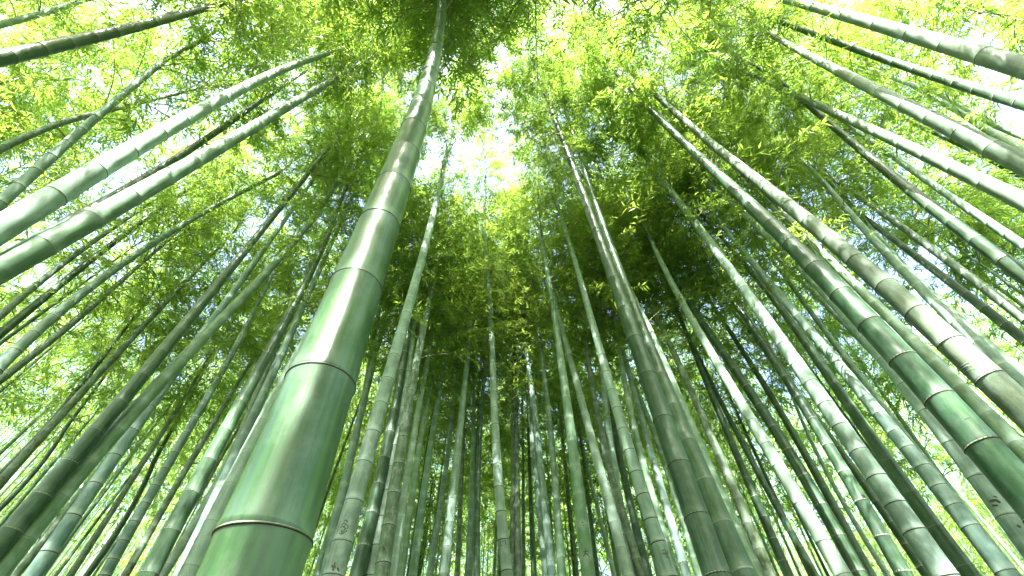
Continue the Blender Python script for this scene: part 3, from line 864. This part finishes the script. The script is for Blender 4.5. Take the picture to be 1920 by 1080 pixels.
# ------------------------------------------------------------------ the wooded hillside beyond: past the plants one can count, one mass of leaves and of thin stems
def hillside():
    rg = np.random.default_rng(5)
    nc = 6200
    az = R(1) * rg.uniform(-82, 82, nc); d = np.sqrt(rg.uniform(20 ** 2, 44 ** 2, nc))
    cx, cy_ = d * np.sin(az), d * np.cos(az)
    cz = np.minimum(np.maximum(d - 15, 0) * .58, 20) + rg.uniform(.3, 11.5, nc) ** 1.0
    per = 64
    ti = np.repeat(np.arange(nc), per); n = len(ti)
    off = rg.normal(0, 1, (n, 3)) * np.array([.62, .62, .40])
    lb = np.stack([cx, cy_, cz], 1)[ti] + off
    ld = unit(off * .6 + rg.normal(0, .7, (n, 3)) + np.array([0, 0, -.35]))
    ll = rg.uniform(.13, .26, n)[:, None]; lw = ll * .11
    sv = unit(np.cross(ld, unit(np.array([0, 0, 1.]) + rg.normal(0, .6, (n, 3)))))
    mid = lb + ld * ll * .38
    lv = np.stack([lb, mid + sv * lw, mid - sv * lw, lb + ld * ll], 1).reshape(-1, 3)
    b = np.arange(n)[:, None] * 4
    me = quick_mesh('hillside_foliage', lv, tris=np.concatenate([b + [0, 1, 3], b + [0, 3, 2]], 1).reshape(-1, 3), smooth=False)
    tv = np.clip(rg.normal(.22, .22, nc), 0, 1)[ti] + rg.normal(0, .12, n)
    me.attributes.new('tint', 'FLOAT', 'POINT').data.foreach_set('value', np.repeat(np.clip(tv, 0, 1), 4).astype(np.float32))
    me.materials.append(M_LEAF)
    tag(mesh_ob('hillside_foliage', me), 'sunlit mass of bamboo leaves on the hillside beyond the grove', kind='stuff')
    V, Q, sk, ph, jt = [], [], [], [], []
    for i in range(330):
        a = R(1) * rg.uniform(-70, 70); dd = math.sqrt(rg.uniform(10.5 ** 2, 27 ** 2))
        x, y = dd * math.sin(a), dd * math.cos(a); z0 = slope(x, y) - .3; z1 = z0 + rg.uniform(9, 13)
        lx, ly = rg.normal(0, .02, 2); r = rg.uniform(.032, .055)
        hs = np.linspace(z0, z1, 14); b0 = len(V)
        for m_, h in enumerate(hs):
            rr = r * (1 - .6 * m_ / 13)
            for k in range(6):
                t = k * 1.0472
                V.append((x + lx * (h - z0) + rr * math.cos(t), y + ly * (h - z0) + rr * math.sin(t), h)); sk.append((rr * math.cos(t) + i, rr * math.sin(t), h)); ph.append((m_ % 2) * .5 + .2); jt.append(m_)
        for m_ in range(13):
            for k in range(6): Q.append((b0 + m_ * 6 + k, b0 + m_ * 6 + (k + 1) % 6, b0 + m_ * 6 + 6 + (k + 1) % 6, b0 + m_ * 6 + 6 + k))
    me = quick_mesh('distant_culms', V, Q)
    me.attributes.new('skin', 'FLOAT_VECTOR', 'POINT').data.foreach_set('vector', np.array(sk, np.float32).ravel())
    me.attributes.new('phase', 'FLOAT', 'POINT').data.foreach_set('value', np.array(ph, np.float32))
    me.attributes.new('joint', 'FLOAT', 'POINT').data.foreach_set('value', np.array(jt, np.float32))
    me.materials.append(M_CULM['L'])
    o = mesh_ob('distant_culms', me); o.color = (*TINT['L'], 1)
    tag(o, 'mass of thin distant bamboo stems filling the gaps far behind', kind='stuff')
hillside()

# ------------------------------------------------------------------ marks on the skins: scars, carved strokes
def find(start):
    for lab, ax, root, top in GROVE:
        if lab.startswith(start): return ax, root, top
def on_skin(ax, top, x, y, lift=.0008):
    d = ray(x, y)
    lo, best = None, None
    for s in np.arange(.4, 14, .01):
        p = EYE + d * s
        cx, cy_ = ax.xy(p[2]); r = float(ax.r(p[2], top)) + lift
        if (p[0] - cx) ** 2 + (p[1] - cy_) ** 2 < r * r:
            v = np.array([p[0] - cx, p[1] - cy_]); v = v / np.linalg.norm(v) * r
            return np.array([cx + v[0], cy_ + v[1], p[2]]), np.array([v[0] / r, v[1] / r, 0.])
    return None
def strokes(start, name, lines, mat):
    """Each line: (half width in px, x, y, x, y ...). Bent ribbons lying on the skin, a hair proud of it."""
    ax, root, top = find(start)
    V, Q = [], []
    for ln in lines:
        w, c = ln[0], [ln[i:i + 2] for i in range(1, len(ln), 2)]
        dense = []
        for a, b in zip(c, c[1:]):
            for t in np.linspace(0, 1, 4, endpoint=False): dense.append((a[0] + (b[0] - a[0]) * t, a[1] + (b[1] - a[1]) * t))
        dense.append(c[-1])
        hit = [on_skin(ax, top, *p) for p in dense]
        hit = [h for h in hit if h is not None]
        if len(hit) < 2: continue
        b0 = len(V)
        wm = .75 * w * np.linalg.norm(hit[0][0] - EYE) / FPX
        for i, (p, n) in enumerate(hit):
            q = hit[min(i + 1, len(hit) - 1)][0] - hit[max(i - 1, 0)][0]
            sd = unit(np.cross(unit(q), n)) * wm * (1 if 0 < i < len(hit) - 1 else .45)
            V += [p + sd, p - sd]
        for i in range(len(hit) - 1): Q.append((b0 + 2 * i, b0 + 2 * i + 1, b0 + 2 * i + 3, b0 + 2 * i + 2))
    if not V: return
    me = quick_mesh(name, V, Q); me.materials.append(mat); localise(me, root)
    mesh_ob(name, me, root)
strokes('green culm carved', 'carved_mark', [(1.0, 1091, 979, 1094, 981, 1092, 984), (1.1, 1094, 984, 1095, 987),
        (1.0, 1098, 1028, 1098, 1033), (1.1, 1094, 1035, 1103, 1033), (1.0, 1098, 1033, 1097, 1040, 1093, 1044), (1.0, 1098, 1036, 1102, 1042, 1106, 1045), (.8, 1094, 1039, 1103, 1038)], M_INK)
strokes('white lit culm with a dark scrawl', 'carved_mark', [(.8, 1241, 1033, 1246, 1031, 1249, 1035, 1246, 1038, 1243, 1036), (.8, 1240, 1038, 1247, 1040, 1252, 1037), (.8, 1252, 1031, 1250, 1042, 1255, 1048), (.8, 1247, 1042, 1252, 1047)], M_INK)
strokes('pale smooth culm with thin dark nodes', 'carved_mark', [(.6, 939, 1014, 939, 1024, 943, 1023), (.6, 941, 1016, 948, 1014), (.6, 947, 1013, 948, 1023)], M_INK)
strokes('white lit culm with dark nodes', 'carved_mark', [(1.2, 645, 977, 650, 976, 652, 980), (.9, 640, 985, 645, 981, 650, 984, 653, 988, 650, 993), (1.0, 638, 990, 643, 987, 648, 991, 645, 996, 640, 999),
        (1.0, 636, 1000, 641, 1002, 646, 998, 651, 995), (.8, 642, 992, 640, 997, 644, 1003), (.8, 647, 984, 644, 990), (1.6, 629, 1054, 627, 1060, 629, 1066), (2.2, 622, 1061, 626, 1064, 624, 1072), (2., 632, 1064, 635, 1072), (1.5, 616, 1071, 622, 1075)], M_INK)
strokes('mottled dark grey green culm', 'eye_scar', [(1.2, 719, 1025, 721, 1029, 720, 1033, 718, 1030, 719, 1025)], M_INK)
strokes('very thick glossy', 'skin_scratch', [(1.2, 735, 389, 740, 394, 748, 399, 752, 406), (1.6, 744, 396, 750, 402, 753, 410), (1.6, 738, 409, 744, 412, 750, 418), (1.8, 741, 411, 746, 415), (1.4, 691, 386, 700, 384), (.8, 680, 406, 689, 403)], M_LICHEN)
strokes('thick grey green culm with black nodes', 'skin_scratch', [(.7, 1800, 694, 1812, 686, 1838, 680), (.6, 1806, 699, 1822, 691, 1843, 686), (.6, 1799, 687, 1815, 679, 1832, 674)], M_RIDGE)
strokes('thickest dark green culm', 'skin_scratch', [(1.2, 1808, 787, 1820, 783), (1.8, 1828, 795, 1838, 800), (.9, 1601, 572, 1603, 576), (1.2, 1842, 802, 1850, 806)], M_INK)
strokes('pale blue grey culm with a sooty', 'sooty_blotch', [(2.2, 1856, 940, 1868, 938, 1876, 944), (1.6, 1860, 948, 1872, 948), (2.4, 1906, 985, 1914, 990), (1.4, 1862, 930, 1870, 933)], M_INK)
print('crown leaves', [len(f.polygons) // 2 for f, b in CROWNS][:4], 'tris', sum(sum(len(p.vertices) - 2 for p in m.polygons) for m in bpy.data.meshes))
